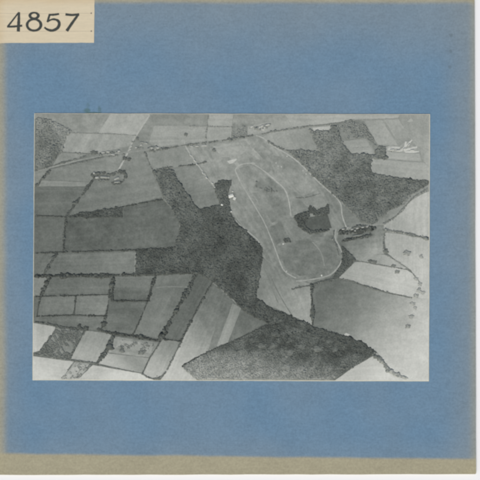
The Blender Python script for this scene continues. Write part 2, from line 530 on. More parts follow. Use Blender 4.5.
# --- far strip along the top
field('hazy grey rough field along the top left edge', [(34, 113), (112, 113), (98.5, 133), (66, 133), (50, 140), (34, 140)], 146, mott=7, stripe=(20, 9, 6))
field('pale field left of the road at the top edge', [(111, 113), (151, 113), (143, 124), (136.5, 136), (98.5, 133)], 167, stripe=(60, 7, 9))
field('grey field right of the road along the top edge', [(151, 113), (209, 113), (207.5, 126), (153.5, 125.5), (150, 136.5), (138, 135.5)], 140, 146, (150, 130), (205, 116))
field('wide pale field under the top grey one, single bush inside', [(154, 126), (207, 126.3), (206, 141), (190, 143.2), (160, 147.5), (149, 143)], 157, mott=4)
field('small light field touching the top edge, left of rough pasture', [(209, 113), (233.5, 113), (231.7, 126.7), (207.5, 126)], 164, mott=3)
field('small light field directly below its light twin at the top', [(207.5, 127), (231.5, 127.2), (231, 139), (206.5, 141)], 158, mott=3)
field('dark rough pasture at the top, left of the hamlet', [(233.5, 113), (284, 113), (289, 121.6), (270, 121.7), (248, 124.5), (248, 136.5), (231, 139)], 137, 150, (238, 136), (275, 118), mott=8)
field('pale hamlet paddock with white houses in it', [(247.5, 126), (270, 121.8), (288.5, 121.5), (292, 127), (270, 131.5), (263, 133.3), (247.5, 135.6)], 160)
field('long pale field along the top edge right of the hamlet', [(284, 113), (402, 113), (398.5, 118.5), (358, 119.3), (330, 123.5), (311, 125), (292, 127), (289, 121.5)], 160, 168, (300, 120), (330, 116))
field('hazy grey corner field at the top right', [(400, 113), (432, 113), (432, 171), (424, 162), (419, 150), (410, 138), (398, 118)], 150, 160, (405, 125), (428, 160))
field('dim ploughland below the long pale field, far right', [(330, 124), (358, 119.6), (364.5, 121.5), (378, 144), (376, 152), (366, 138.3), (343, 140.8), (335, 132)], 130, mott=7)
# --- top-left
field('striped pale field between the dark wood and the lane', [(66, 133.5), (98, 133.8), (136, 136), (129, 146), (97, 153), (80, 153), (61, 152), (63.5, 145)], 157, stripe=(52, 10, 20))
field('narrow grey strip below the striped field', [(61, 152.5), (92, 154), (80, 158), (60, 163), (52, 166), (57, 158)], 142)
field('small corner field under the dark wood at the left edge', [(33, 171.5), (51, 169), (41, 180.5), (33, 188)], 142)
field('grey pasture left of the farmstead', [(51, 169.5), (70, 165), (100, 158.5), (128, 152.5), (121, 166), (116, 173), (95, 173), (92, 182), (41, 180.5)], 133, 141, (60, 175), (115, 160))
field('pale narrow strip left of the farmstead', [(41, 180.4), (92, 182.5), (89, 186.6), (37, 186.6)], 146, mott=3)
field('smooth grey field below the pale narrow strip', [(37, 186.4), (89.5, 186.4), (80, 198), (67, 215), (33, 216), (33, 188)], 122, mott=4)
field('broad pasture right of the farmstead', [(117, 172), (121, 160), (128, 152.6), (143, 151.5), (146, 153), (150, 163), (153.5, 171), (158.5, 184), (163, 197), (122, 206.5), (70, 215), (80, 199), (94, 181)], 138, 124, (135, 160), (95, 208), mott=4)
field('grey field below the lane, left of the dashed white road', [(145, 152.6), (165, 149.5), (186.5, 147.6), (197, 164), (185, 166), (171, 168), (153.5, 170.5), (149, 162)], 143, stripe=(-10, 7, 4))
field('grey field between the central wood and the dashed white road', [(173.5, 169), (198, 166.4), (215, 188), (222, 205), (198.5, 208.5), (191, 199.5), (184.5, 190), (175, 175)], 134, 142, (185, 200), (200, 170), stripe=(14, 5, 9))
# --- left middle
field('grey field at the left edge beside the dark wedge copse', [(33, 217), (65, 217.5), (64, 252), (33, 253.5)], 118, mott=4, stripe=(0, 6, 4))
field('large dark pasture below the dark wedge copse', [(66, 218), (123, 218), (123, 208), (162.5, 200), (172.5, 209), (180.6, 227), (175.5, 247.5), (110, 250.5), (64, 252)], 110, 120, (80, 225), (160, 240), mott=6, stripe=(8, 8, 9))
field('small grey field at the left edge under the long hedge', [(33, 254.5), (55.5, 253.8), (43, 275.8), (33, 276.5)], 123, mott=4)
field('long oblong field below the long hedge, pale right end', [(57, 254), (135.8, 251.5), (135.2, 274), (110, 275.3), (45, 275.8)], 124, 136, (60, 265), (133, 265), mott=5)
field('sliver of field at the left edge between two hedges', [(33, 277.5), (48, 277), (40, 295.5), (33, 296)], 142, mott=4)
field('grey oblong field directly under the thick bushy hedge', [(51, 278), (109.5, 276.5), (109.5, 294.3), (41.5, 295.6)], 120, 128, (60, 280), (105, 290), mott=4)
field('small grey field, left one of a pair split by short hedge', [(41, 297), (75.4, 296), (73.4, 314.6), (37.6, 316)], 126, 134, (50, 298), (60, 314), mott=5)
field('small lighter field, right one of a pair split by short hedge', [(76.6, 296), (109.5, 295), (107, 315), (74.5, 315.2)], 134, 140, (80, 300), (105, 312), mott=4)
field('squarish field with bushy hedges and a paler top half', [(115, 277), (154.5, 276), (149, 290), (147, 300), (113, 300)], 130, 116, (135, 284), (133, 294), mott=5)
field('dark four-sided field under the squarish hedged one', [(112, 302), (147.5, 302), (140, 320), (133, 334.5), (101, 330.3), (106.5, 317)], 118, 126, (125, 305), (115, 330), mott=5)
field('tall grey field left of the thick diagonal hedge', [(157.5, 275.3), (195, 273), (190, 281), (175, 311), (160, 338.5), (134, 334.5), (148.5, 302)], 126, 136, (180, 280), (145, 330), mott=5, stripe=(63, 7, 9))
field('dark narrow field right of the thick diagonal hedge', [(198, 274), (212.5, 282), (204, 296), (192, 318), (181, 340.8), (162, 338.5), (173, 318), (190, 288)], 110, 120, (200, 280), (172, 335), mott=4)
field('ploughed field of diagonal strips above the bottom wood', [(214, 283), (225, 293), (242, 309), (266, 322), (243, 335.5), (215, 348.5), (190, 360.5), (182.5, 366.5), (193, 377), (200, 382), (159, 382), (166, 372), (181, 343), (192, 321)], 124, 190, (225, 300), (172, 380), stripe=(64, 6, 17))
field('dark strip in the ploughed field', [(224, 294), (233, 303), (216.5, 346.5), (208, 350.5), (216, 325)], 122, 136, (228, 300), (210, 345), stripe=(66, 4, 12))
field('pale strip running down to the bottom wood', [(232.6, 303.2), (241, 308), (228, 342.3), (216.5, 347.2)], 146, 160, (237, 306), (220, 345), mott=3)
field('dark triangular field tip beside the pale strip', [(241.2, 308.4), (266.5, 322), (243, 335.2), (228.4, 342)], 120, 128, (250, 315), (232, 340), mott=5, stripe=(64, 5, 4))
# --- bottom left
field('grey band of field above the tree-dotted hedge, lower left', [(33, 317.3), (37, 316.6), (107, 316.6), (101, 330), (85, 329), (58, 325.6), (33, 321)], 122, 132, (60, 318), (95, 328), mott=4)
field('pale field at the left edge beside the scrub wood', [(33, 323), (57.5, 327), (40, 350.5), (33, 352.5)], 172, 190, (50, 327), (35, 350), mott=4)
field('pale field between the scrub wood and thick bushy hedge', [(85.5, 330.5), (97, 331.8), (112, 334), (104, 351), (95.5, 363), (70.5, 358.8)], 153, 172, (95, 333), (82, 360), mott=4)
field('rough pale pasture dotted with scrub, lower left', [(115, 336.5), (159, 342.5), (149, 357.5), (108, 352.5)], 146, 158, (130, 338), (125, 355), mott=8)
field('pale band below the rough scrubby pasture', [(107.5, 353), (149, 358), (142, 373), (98, 363.5)], 154, 178, (130, 356), (120, 370), mott=4, stripe=(-10, 5, 6))
field('pale field with rounded lower end inside a hedge loop', [(163, 339.5), (180.5, 342), (167, 371.5), (162, 376.5), (152, 377.8), (143, 374), (150.5, 357)], 146, 180, (172, 342), (152, 376), mott=4)
field('near white field filling the bottom left corner', [(33, 356), (74, 361.5), (60, 382), (32, 382)], 186, 203, (50, 358), (40, 378), mott=4)
field('rough strip between two broken hedges at the bottom edge', [(75, 362), (92, 364), (75, 382), (60, 382)], 162, 178, (82, 364), (70, 378), mott=9)
field('near white field along the bottom edge', [(93, 365), (141, 373.5), (150, 378.5), (162, 382), (75, 382)], 188, 207, (100, 366), (120, 380), mott=4)
# --- centre
field('great central open field ringed by pale tracks', [(187, 148.5), (210, 144), (250, 138), (262, 136.5), (272, 144.5), (287, 153), (300, 162), (317, 181.5), (337, 198.5), (341.5, 212), (346, 228), (339, 231), (337, 240), (342, 252), (341, 266), (330, 277), (312, 283), (290, 281), (262, 262), (261, 246), (246, 230), (232, 214), (230, 200), (228, 183), (214, 187), (205, 172), (196, 160)], 154, 137, (235, 155), (300, 270), mott=9, stripe=(-58, 7, 20))
field('pale chalky stripe in the upper central field', [(240, 141), (245, 140.5), (257, 152), (264, 160), (259, 160), (250, 153)], 150, mott=8)
field('pale streak right of the chalky stripe in the central field', [(255, 143), (262, 145), (272, 153), (268, 155), (259, 149)], 149, mott=8)
field('darker rough ground inside the upper track loop', [(239, 168), (252, 165), (263, 172), (275, 182), (284, 190), (288, 200), (289, 215), (272, 218), (262, 208), (250, 192)], 148, 141, (250, 170), (280, 212), mott=10, stripe=(-52, 7, 10))
field('paler strip beside the wood road in the central field', [(268, 155), (284, 157), (298, 170), (317, 190), (303, 196), (288, 188), (276, 175)], 147, 151, (275, 160), (310, 190), mott=8)
field('pale narrow strip between the two thin tracks', [(252.5, 193), (262, 191), (270, 204), (279, 219), (272, 223), (263, 209)], 150, 142, (256, 195), (275, 220), mott=6)
field('pale parcel at the top of the central field by the lane', [(212, 146), (238, 142), (247, 150), (238, 157), (222, 157)], 156, mott=7)
field('light oblong paddock above the ring of trees', [(299, 198.5), (321, 195.5), (328, 206), (312, 208.5), (306, 206)], 148, mott=4)
field('faint light paddock left of the ring of trees', [(282, 220), (294.5, 217), (307.5, 236.5), (291, 240.5)], 142, mott=5)
field('dark enclosure inside the ring of trees', [(303, 221), (310, 217), (327.5, 214), (331.8, 228), (312, 232), (304, 227)], 107, mott=5)
field('strip of lighter turf left of the small dark copse', [(268, 228), (281, 221), (289, 239), (276, 245)], 130, mott=6)
field('smooth oval of grass inside the lower track loop', [(278, 246), (292, 242), (310, 238), (333, 235), (338, 250), (336, 263), (329, 271), (316, 275), (300, 276), (289, 271), (282, 260)], 135, 129, (290, 250), (315, 270), mott=8, stripe=(-12, 6, 7))
field('light field with cart tracks below the oval loop', [(263, 257), (274, 268), (287, 277.5), (298, 280.5), (311.3, 284), (312, 325), (301, 320), (284, 312), (270, 306.5), (256, 297)], 138, 162, (268, 270), (308, 318), mott=6, stripe=(-66, 6, 14))
# --- right
field('triangular light field between lane and wood, upper right', [(270, 132.8), (290, 130), (308, 127.5), (318.3, 150.5), (302, 150), (287, 150.2), (279, 147), (270, 142.5), (263, 137)], 156, 148, (280, 134), (305, 148), mott=4)
field('pale sliver on the edge of the upper right wood', [(312.5, 127.6), (330, 126), (330.3, 129.7), (318, 130.3), (313.7, 131)], 180, mott=4)
field('light clearing shaped like a parallelogram within the wood', [(342.6, 141), (365.5, 138.6), (374.5, 153.6), (351.8, 153.6)], 152, 158, (350, 142), (370, 152), mott=4)
field('pale slanting field, left of two side by side', [(364.4, 121.5), (381.5, 119.6), (398, 145.5), (377.5, 144.4)], 160, 166, (370, 123), (390, 143), mott=4, stripe=(5, 6, 4))
field('pale slanting field, right of two side by side', [(384, 119.6), (398.7, 119.4), (410, 138), (395.5, 138.6)], 158, mott=4)
field('pale field below the white works', [(385, 151), (402, 153), (419.5, 153.5), (421.6, 161.3), (387.5, 158.8)], 166, mott=4)
field('wide pale field running to the right edge below the works', [(370.8, 157), (390, 160.3), (410, 162), (424, 162.5), (432, 170), (432, 181), (396.5, 176.5), (371, 172.3)], 160, 168, (380, 160), (420, 175), mott=4)
field('light wedge of grass between the stream hedge and wood', [(373, 224.5), (387, 213), (402, 205.3), (408, 197), (417, 192), (432, 183), (432, 189), (413, 198), (405, 206), (398, 214), (383, 224)], 146, 156, (380, 220), (420, 190), mott=5)
field('pale field right of the stream hedge at the right edge', [(383, 224.6), (398, 214.8), (413, 199), (432, 189.6), (432, 239), (418, 236), (400, 234), (384, 231)], 168, 187, (390, 222), (427, 212), mott=4)
field('very pale field under the thick hedge at the right edge', [(384, 232), (405, 235), (432, 240), (432, 300), (411, 299), (410, 297), (415, 291), (417.6, 283), (411, 270), (398, 262), (386, 252)], 170, 192, (392, 240), (425, 280), mott=4)
field('grey yard and rough ground below the tree-lined buildings', [(345, 229), (384, 225), (384, 254), (366, 255), (361, 261.5), (355, 259), (343, 245)], 130, 158, (358, 236), (374, 256), mott=8)
field('light triangle of grass beside the village road', [(340.5, 203), (352, 213), (361, 222.6), (371, 226), (350, 227.5), (345, 222), (342, 212)], 134, 142, (345, 210), (360, 224), mott=4)
field('pale tapering strip below the grey yard', [(362, 259), (367, 254.3), (385.5, 254.6), (398, 262.5), (408.5, 269.5), (383, 265.5), (362, 261.6)], 158, 172, (370, 256), (400, 266), mott=5)
field('bright oblong field right of the dark triangular spinney', [(355, 262), (362, 262), (383, 266), (406.7, 269.8), (413, 274), (418, 283), (415, 292), (410, 297), (383, 291), (363, 285), (350, 280.6), (338, 278.6)], 166, 192, (345, 272), (408, 290), mott=4)
field('huge field brightening towards the lower right corner', [(313, 286.5), (325, 282), (338, 280), (350, 281.5), (363, 286), (383, 292), (410, 298), (432, 298), (432, 382), (412, 382), (395, 374.5), (376, 351), (348, 337.5), (315, 327.5), (312.5, 324)], 122, 203, (322, 290), (422, 366), mott=5, stripe=(8, 8, 7))
field('white field corner below the wood tip at the bottom edge', [(333, 382), (352, 368), (373, 356), (377, 353), (394, 374.5), (402, 378), (414, 382)], 186, 206, (360, 362), (385, 380), mott=3)

# --- lanes, roads and tracks
def track(label, pts, width, tone, name='track', cat='track', smoothed=True, grain=9, b=None, p0=(0, 0), p1=(0, 0)):
    zi[0] += 1
    line = spline(pts, 2.0) if smoothed else dense(pts, 2.0, 0, False)
    rr = random.Random(zi[0])
    wl = [width * rr.uniform(0.65, 1.3) for _ in line]
    z1 = Z0 + 0.000016 + zi[0] * 0.0000005
    a = np.array(line)
    keep = in_pict(a, 0.9)
    line = [p for p, k in zip(line, keep) if k]
    wl = [p for p, k in zip(wl, keep) if k]
    o = link(name, mesh_of(name, [ribbon_strip(line, wl, z1, Z0)]), ink(tone - 6, b, p0, p1, mott=6, grain=grain))
    return tag(o, label, cat, kind='structure')
track('pale road running from the top edge down to the farmstead', [(150.5, 114), (143, 125), (136, 136), (131, 145), (128, 152), (124, 160), (117.5, 172)], 1.5, 178, 'road', 'road')
track('main lane crossing the upper left behind a tree line', [(34, 172), (60, 165), (85, 159), (110, 154.5), (130, 152), (150, 149.5), (184, 144.2), (210, 144), (232, 140.5), (255, 136)], 1.5, 152, 'road', 'road')
track('dashed white road slanting down to the white house', [(184, 142), (187, 149), (196.5, 163), (208, 179), (215, 188.5), (222, 205)], 1.3, 172, 'road', 'road')
track('thin pale road following the edge of the big right wood', [(256, 135.5), (263, 138), (271, 144.5), (285, 152.8), (295, 159.5), (306, 169.5), (317, 180.5), (327, 189.5), (336.5, 198), (341, 205), (342, 215), (345, 224), (347, 229)], 1.1, 178, 'road', 'road')
track('pale gravel track of the lower oval loop', [(336, 229), (335.3, 238), (339.5, 247), (342.5, 256), (339.5, 265), (332, 273.5), (322, 277.5), (305.6, 280.3), (296, 281)], 1.4, 164)
track('thin left side of the oval track loop', [(296, 278), (290, 275), (283, 269), (277, 254), (271, 238), (264, 222), (256, 208), (247, 193), (240, 181), (235, 170)], 1.0, 172)
track('thin curved track of the upper loop', [(235, 170), (239, 165.5), (246, 163.5), (253, 164), (264, 171), (276, 181), (285, 190), (289, 202), (291, 216)], 1.1, 176)
track('faint inner track of the oval loop', [(312.5, 242), (318, 248), (322, 255), (324.4, 266)], 0.8, 152)
track('pale footpath along the central wood edge', [(232.5, 216), (238, 223), (248, 231.7), (256.7, 239), (261, 245)], 1.0, 170)
track('pale path between ploughed strips and wood', [(212.5, 282.5), (225, 292.5), (242, 308), (256, 316.5), (266.5, 321.8)], 0.8, 158)
track('faint cart track across the light field below the loop', [(270, 275), (277, 290), (286, 306), (292, 315)], 0.9, 124)
track('second faint cart track left of the first', [(264, 268), (271, 285), (278, 303)], 0.8, 130)
track('village road leading right from the white buildings', [(344, 229), (355, 227.3), (372, 225), (386, 224)], 1.3, 158, 'road', 'road')
track('pale field margin left of the central wood', [(152.5, 172), (157.5, 184), (162, 197), (172, 209), (180, 227), (175.8, 246)], 0.8, 138)
track('pale wheel track across the tall grey field', [(156, 287.5), (170, 286.5), (187, 287)], 1.0, 142)
track('pale margin at the right end of the long oblong field', [(135.6, 253), (135, 273)], 1.4, 148)

# --- woods, seen as masses of crowns
def wood(label, poly, tone, spacing=1.35, size=(0.75, 1.35), height=1.5, b=None, p0=(0, 0), p1=(0, 0), rnd=16, seed=1, f=0.18, floor=None, thin=0.0, name='wood', cat='wood'):
    zi[0] += 1
    z1 = Z0 + 0.000014 + zi[0] * 0.0000005
    spacing = spacing * 0.74
    pts = scatter(dense(poly, 3, 0.9, True, seed), spacing, seed)
    pts = pts[in_pict(pts, 1.3)]
    rng = np.random.default_rng(seed + 50)
    wv = wob(pts, f, seed) * 0.6 + wob(pts, f * 3, seed + 9) * 0.4
    if thin:
        keep = wv < np.quantile(wv, 1 - thin)
        pts, wv = pts[keep], wv[keep]
    n = len(pts)
    rad = rng.uniform(size[0], size[1], n) * (1.05 - 0.4 * thin) * np.where(rng.uniform(size=n) < 0.05, 1.7, 1.0)
    hh = height * (0.33 + 0.2 * thin) * rng.uniform(0.65, 1.25, n)
    o = link(name, clump_mesh(name, pts, rad, hh, z1, seed, sink=0.16, patch=np.clip(0.5 + (wv - 0.5) * 1.7, 0, 1)),
             ink(tone + 7, b if b is None else b + 7, p0, p1, mott=8, grain=8, rnd=rnd * 0.52))
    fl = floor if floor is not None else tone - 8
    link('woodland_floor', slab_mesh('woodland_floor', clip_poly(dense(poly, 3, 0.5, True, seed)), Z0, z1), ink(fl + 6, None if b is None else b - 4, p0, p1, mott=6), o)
    return tag(o, label, cat, kind='stuff')

wood('hazy dark wood at the upper left edge of the print', [(33, 119), (44, 118), (56, 122), (64, 127), (72, 131), (66, 136), (62.5, 149), (56, 158), (46, 166), (33, 171)], 114, 1.5, (0.8, 1.4), 0.7, rnd=16, seed=11, floor=112, b=134, p0=(42, 148), p1=(62, 122))
wood('big dark wood filling the upper right', [(288, 151), (302, 150.5), (319, 151), (313, 138), (309.5, 129), (313.5, 131.5), (331, 130.5), (331, 125.5), (336, 126), (342, 141), (351, 154), (376, 154.5), (378, 146), (385, 147), (387, 159.5), (371, 157.5), (371, 172.5), (396.5, 177.5), (430, 181), (428.5, 184), (417, 191), (407.5, 196.5), (401.5, 204.6), (386.5, 212.3), (372.5, 224), (361, 221.5), (351, 211), (338, 198), (317, 179.5), (300, 161)], 104, 1.4, (0.8, 1.35), 1.0, rnd=17, seed=12, b=122, p0=(345, 200), p1=(330, 130), floor=98)
wood('scattered scrub in the dim ploughland above the clearing', [(333, 126), (358, 121), (364, 124), (378, 145), (376, 153), (367, 138), (344, 140)], 130, 1.6, (0.8, 1.3), 0.6, rnd=13, seed=13, floor=128, thin=0.35)
wood('long dark central wood winding down the middle', [(153.5, 171), (165, 169), (173, 169.5), (176, 178), (184, 189.5), (192, 202), (198, 209.3), (220.5, 205.5), (214.5, 188), (217, 183), (225, 180.5), (230.5, 185), (227, 193), (229, 203), (230.5, 213), (238, 225), (248, 234), (258, 243), (262, 250), (262, 260), (255.8, 297.3), (270, 307.5), (301, 321), (316, 327.5), (335, 332.5), (350, 337.5), (366, 344.5), (374.5, 351), (371, 355), (350, 347), (322, 338), (290, 325), (266, 322.5), (242, 308.5), (225, 292.5), (213, 282), (200, 273.3), (136.3, 275), (136.5, 250.5), (175, 248), (181, 227), (172.5, 208), (163, 196), (158.5, 184)], 84, 1.4, (0.8, 1.4), 1.3, rnd=15, seed=14, b=104, p0=(200, 250), p1=(165, 172), floor=74)
wood('scrubby young wood along the bottom edge, paling downwards', [(182, 367), (191, 361), (215, 349), (243, 336.8), (266, 325.2), (276, 323.2), (290, 325.5), (322, 338.5), (350, 347.5), (371, 355.5), (352, 367.5), (333, 380), (200, 380), (192, 376)], 88, 1.25, (0.5, 1.0), 1.3, rnd=26, seed=15, b=152, p0=(284, 340), p1=(276, 387), floor=86, f=0.16)
wood('dark wedge-shaped copse on the left', [(67, 217.2), (80, 213), (110, 208.2), (122.3, 206.9), (122.6, 217.6)], 84, 1.2, (0.6, 1.0), 1.2, rnd=12, seed=16, name='copse', cat='copse')
wood('dark clump of trees topping the ring in the central field', [(308.5, 208), (313, 207.4), (317, 210.5), (328, 206.3), (329.5, 213), (316, 216), (310, 212.5)], 84, 1.2, (0.7, 1.1), 1.8, rnd=13, seed=17, name='copse', cat='copse')
wood('dark crescent of trees round the enclosure in the central field', [(294.5, 216.5), (302, 213), (308.5, 211.5), (310, 216), (303.5, 221), (306, 227), (313, 230.5), (330, 229.3), (325, 232), (310, 234), (303.5, 230), (297, 222.5)], 82, 1.2, (0.7, 1.1), 1.8, rnd=13, seed=18, name='copse', cat='copse')
wood('tiny dark copse beside the white speck in the central field', [(283, 239), (288.5, 237.5), (291.5, 242), (285.5, 243)], 84, 1.1, (0.6, 1.0), 1.6, rnd=10, seed=19, name='copse', cat='copse')
wood('dark triangular spinney beside the bright oblong field', [(341.5, 245), (348, 251), (355, 259), (352, 263), (345, 270), (338, 277.5), (333, 278), (340, 267), (342.8, 257)], 92, 1.2, (0.7, 1.1), 1.4, rnd=10, seed=20, name='copse', cat='copse')
wood('mottled scrub wood with clearings at the lower left', [(58, 327.5), (84, 331.5), (70, 358), (60, 357.5), (39, 353.5), (46, 344)], 112, 1.25, (0.6, 1.05), 1.5, rnd=20, seed=21, floor=132, thin=0.24, f=0.24)
wood('rough dark scrub beside the white house', [(214, 184), (222, 180), (231, 181), (229, 188), (226, 194), (221, 199)], 92, 1.2, (0.7, 1.1), 1.3, rnd=12, seed=22, name='copse', cat='copse')
wood('dark rough corner of the pasture beside the hamlet', [(233, 128), (246, 126), (247, 135), (232, 137.5)], 136, 1.3, (0.6, 1.0), 0.6, rnd=13, seed=23, floor=136, thin=0.3, name='scrub', cat='scrub')
wood('scrub patch in the rough pale pasture', [(118, 339), (155, 344), (150, 353), (138, 350), (116, 347)], 128, 1.4, (0.5, 0.9), 0.9, rnd=22, seed=24, floor=149, thin=0.62, name='scrub', cat='scrub', f=0.4)
wood('scrub dotting the rough strip at the bottom edge', [(77, 364), (90, 365), (76, 379), (63, 379)], 146, 1.4, (0.5, 0.9), 0.8, rnd=22, seed=25, floor=170, thin=0.62, name='scrub', cat='scrub', f=0.5)
wood('dark patch of brush inside the upper track loop', [(256, 180), (266, 186), (280, 188), (283, 191), (268, 192), (255, 186)], 112, 1.5, (0.5, 0.9), 0.5, rnd=12, seed=26, floor=124, thin=0.6, name='scrub', cat='scrub', f=0.5)

# --- hedgerows: each one its own row of bushes
hseed = [100]
def hedge(label, pts, width, tone, height=1.2, gap=0.0, trees=0.05, b=None, p0=(0, 0), p1=(0, 0), name='hedgerow', cat='hedge'):
    hseed[0] += 1
    rng = np.random.default_rng(hseed[0])
    line = np.array(spline(pts, 0.5) if len(pts) > 2 else dense(pts, 0.5, 0, False))
    step = max(1, int(width * 0.8))
    line = line[::step] if width > 1.6 else line
    reps = 6 if width > 1.6 else 4
    L = np.repeat(line, reps, 0)
    n = len(L)
    vary = 0.55 + 0.9 * wob(L, 0.35, hseed[0] + 7)
    L = L + rng.normal(0, 0.27, (n, 2)) * width * vary[:, None]
    rad = (0.14 + 0.46 * rng.uniform(size=n) ** 2.2) * max(width, 0.75) * np.clip(vary, 0.6, 1.5)
    rad = rad * 0.92
    far = float(np.clip((185 - L[:, 1].mean()) / 60, 0, 1))
    tone = round(tone + 13 + 7 * far)
    height = height * (0.46 - 0.18 * far)
    rad = rad * (1.08 - 0.1 * far)
    hh = height * rng.uniform(0.6, 1.2, n)
    big = rng.uniform(size=n) < trees
    rad[big] *= 1.55
    hh[big] *= 1.6
    k = in_pict(L, 1.2)
    gap = gap + 0.06
    if gap:
        k &= wob(L, 0.5, hseed[0]) > np.quantile(wob(L, 0.5, hseed[0]), gap)
    L, rad, hh = L[k], rad[k], hh[k]
    o = link(name, clump_mesh(name, L, rad, hh, Z0 + 0.00002, hseed[0], sink=0.28), ink(tone, b, p0, p1, mott=5, grain=9, rnd=15))
    return tag(o, label, cat, group='hedgerows between the fields')

hedge('hazy hedge under the grey field at the top left', [(67, 133), (98, 133.4), (118, 134.3), (136, 135.5)], 0.9, 128, 0.6)
hedge('short hedge below the striped pale field', [(61, 152), (75, 153), (92, 154)], 1.0, 110, 0.8)
hedge('tree line on the upper side of the main lane, left part', [(35, 170.5), (48, 167), (60, 163.5), (72, 160), (84, 156.5), (95, 153.5)], 1.3, 104, 0.9, 0.12)
hedge('tree line on the lower side of the main lane, left part', [(62, 166.3), (76, 163), (90, 160), (104, 157.3), (124, 154)], 1.0, 108, 0.8, 0.2)
hedge('thick hedge in the corner below the dark left wood', [(50, 170.5), (43, 178), (35.5, 186.5)], 2.2, 92, 1.2)
hedge('ragged hedge running down left from the farmstead', [(95, 176), (90, 184), (84, 193), (78, 200), (67, 215.5)], 1.6, 84, 1.2, 0.08)
hedge('dark hedge reaching the left edge at the wedge copse', [(34, 215.8), (50, 216), (67, 217.3)], 1.4, 76)
hedge('thin straight hedge running right from the wedge copse', [(122.5, 206.8), (140, 203.3), (162.5, 199.7)], 1.0, 76, 0.9)
hedge('faint dark line below the thin straight hedge', [(124, 211), (138, 208.2), (152, 205.5)], 0.7, 96, 0.3, 0.3)
hedge('dark hedge dropping from the wedge copse', [(66, 218), (64.5, 232), (63.5, 251)], 1.6, 80)
hedge('long dark hedge from the left edge to the central wood', [(34, 253.3), (63, 252), (100, 250.9), (138, 249.8)], 1.2, 74)
hedge('dark ragged edge of trees above the arm of the central wood', [(136, 250), (155, 248.5), (176, 247.5)], 1.4, 70)
hedge('short slanting hedge near the left edge', [(56.5, 254), (50, 264), (43, 276)], 1.7, 84)
hedge('thick bushy hedge crossing the left fields', [(35, 276), (50, 276.2), (70, 275.8), (90, 275.6), (112, 275.2)], 2.4, 68, 1.4, 0.0, 0.1)
hedge('lower edge hedge of the central wood arm', [(112, 275.2), (136, 274.3), (165, 273.3), (200, 272)], 1.8, 72, 1.2)
hedge('leaning hedge left of the oblong field pair', [(49.5, 278.5), (45, 287), (40.5, 297)], 2.2, 78)
hedge('thin hedge below the leaning hedge', [(40.5, 297), (38.5, 306), (37, 316)], 1.1, 80)
hedge('dark level hedge above the pair of small fields', [(34, 296.6), (60, 295.8), (85, 295.2), (110, 294.6)], 1.1, 76)
hedge('short upright hedge splitting the pair of small fields', [(75.8, 296.3), (74, 315)], 1.0, 82)
hedge('level hedge under the pair of small fields', [(37, 316.2), (55, 315.6), (73.5, 315), (92, 315.6), (107, 316)], 1.2, 72)
hedge('upright hedge right of the pair of small fields', [(109.6, 290), (107.5, 308), (105, 318), (101, 330)], 1.2, 78)
hedge('thick upright hedge left of the squarish field', [(113, 276), (112.6, 288), (112, 300)], 2.2, 72, 1.4)
hedge('bushy hedge below the squarish field', [(112, 300.6), (130, 300.8), (149.5, 300.8)], 1.5, 70, 1.3)
hedge('bushy hedge right of the squarish field', [(156, 275.5), (152, 286), (148, 299)], 1.8, 74, 1.3)
hedge('thin slanting hedge left of the tall grey field', [(147.5, 301), (140, 320), (133, 334.5)], 1.0, 80)
hedge('thick diagonal hedge of tall bushes', [(196.5, 273), (188.5, 289), (180, 304), (171.5, 319), (160.5, 339)], 2.6, 78, 1.5, 0.0, 0.1)
hedge('long diagonal hedge right of the dark narrow field', [(213, 281.5), (203, 298), (190.5, 322), (180.5, 342.5)], 1.1, 76)
hedge('hedge curling round the rounded pale field', [(180.5, 343), (172, 360), (166, 371.5), (161, 376.8), (152.5, 378.3), (146, 376), (142.5, 373.5)], 1.3, 104, 1.0, 0.0, 0.03, 128, (176, 350), (150, 378))
hedge('thin hedge left of the rounded pale field', [(159.5, 343), (151, 356.5), (142.5, 372.5)], 0.9, 104, 0.9)
hedge('dark hedge above the rough pale pasture', [(101, 330.5), (112, 333), (125, 335), (140, 337), (160, 341)], 1.9, 74, 1.3)
hedge('short hedge above the rounded pale field', [(164.5, 339.6), (172, 340), (181, 341.6)], 1.5, 78)
hedge('thick bushy hedge left of the rough pale pasture', [(114, 336), (109.5, 346), (104, 354), (97, 364)], 2.8, 92, 1.5)
hedge('hedge with round trees above the scrub wood', [(35, 321.7), (46, 323.3), (58, 326), (72, 328), (88, 330.5)], 1.4, 84, 1.2)
hedge('short hedge left of the mottled scrub wood', [(58, 327), (50, 337), (41, 350)], 1.6, 104, 1.1)
hedge('hedge between scrub wood and pale field', [(84.5, 331), (78, 343), (70, 358)], 1.4, 92, 1.1)
hedge('hedge across the lower left above the white corner field', [(34, 354), (48, 356), (62, 358.5), (80, 361), (97, 363.5)], 1.4, 106, 1.0)
hedge('thin hedge below the pale band at the lower left', [(97, 364), (110, 367), (126, 370.3), (142, 373)], 0.6, 128, 0.7)
hedge('broken hedge left of the rough strip at the bottom', [(73.5, 362.5), (68, 370), (61.5, 378)], 1.1, 126, 0.9, 0.35)
hedge('broken hedge right of the rough strip at the bottom', [(91, 364.5), (84, 371), (77, 378)], 1.6, 118, 1.0, 0.3)
hedge('dark left border of the field below the lane', [(145, 152.5), (149, 162), (153, 171)], 1.2, 104, 0.9)
hedge('tree line with gaps above the central wood', [(153, 170.5), (170, 167.3), (186, 165.5), (197, 164), (206, 162)], 1.4, 96, 1.0, 0.15)
hedge('long dark tree line of the main lane, right part', [(150, 151), (166, 148.6), (184, 145.3), (210, 142.3), (232, 139), (253, 135.3)], 1.5, 104, 0.9, 0.05)
hedge('thin hazy hedge between the twin light fields at the top', [(190, 126), (208, 126.5), (232, 126.8)], 0.8, 126, 0.5)
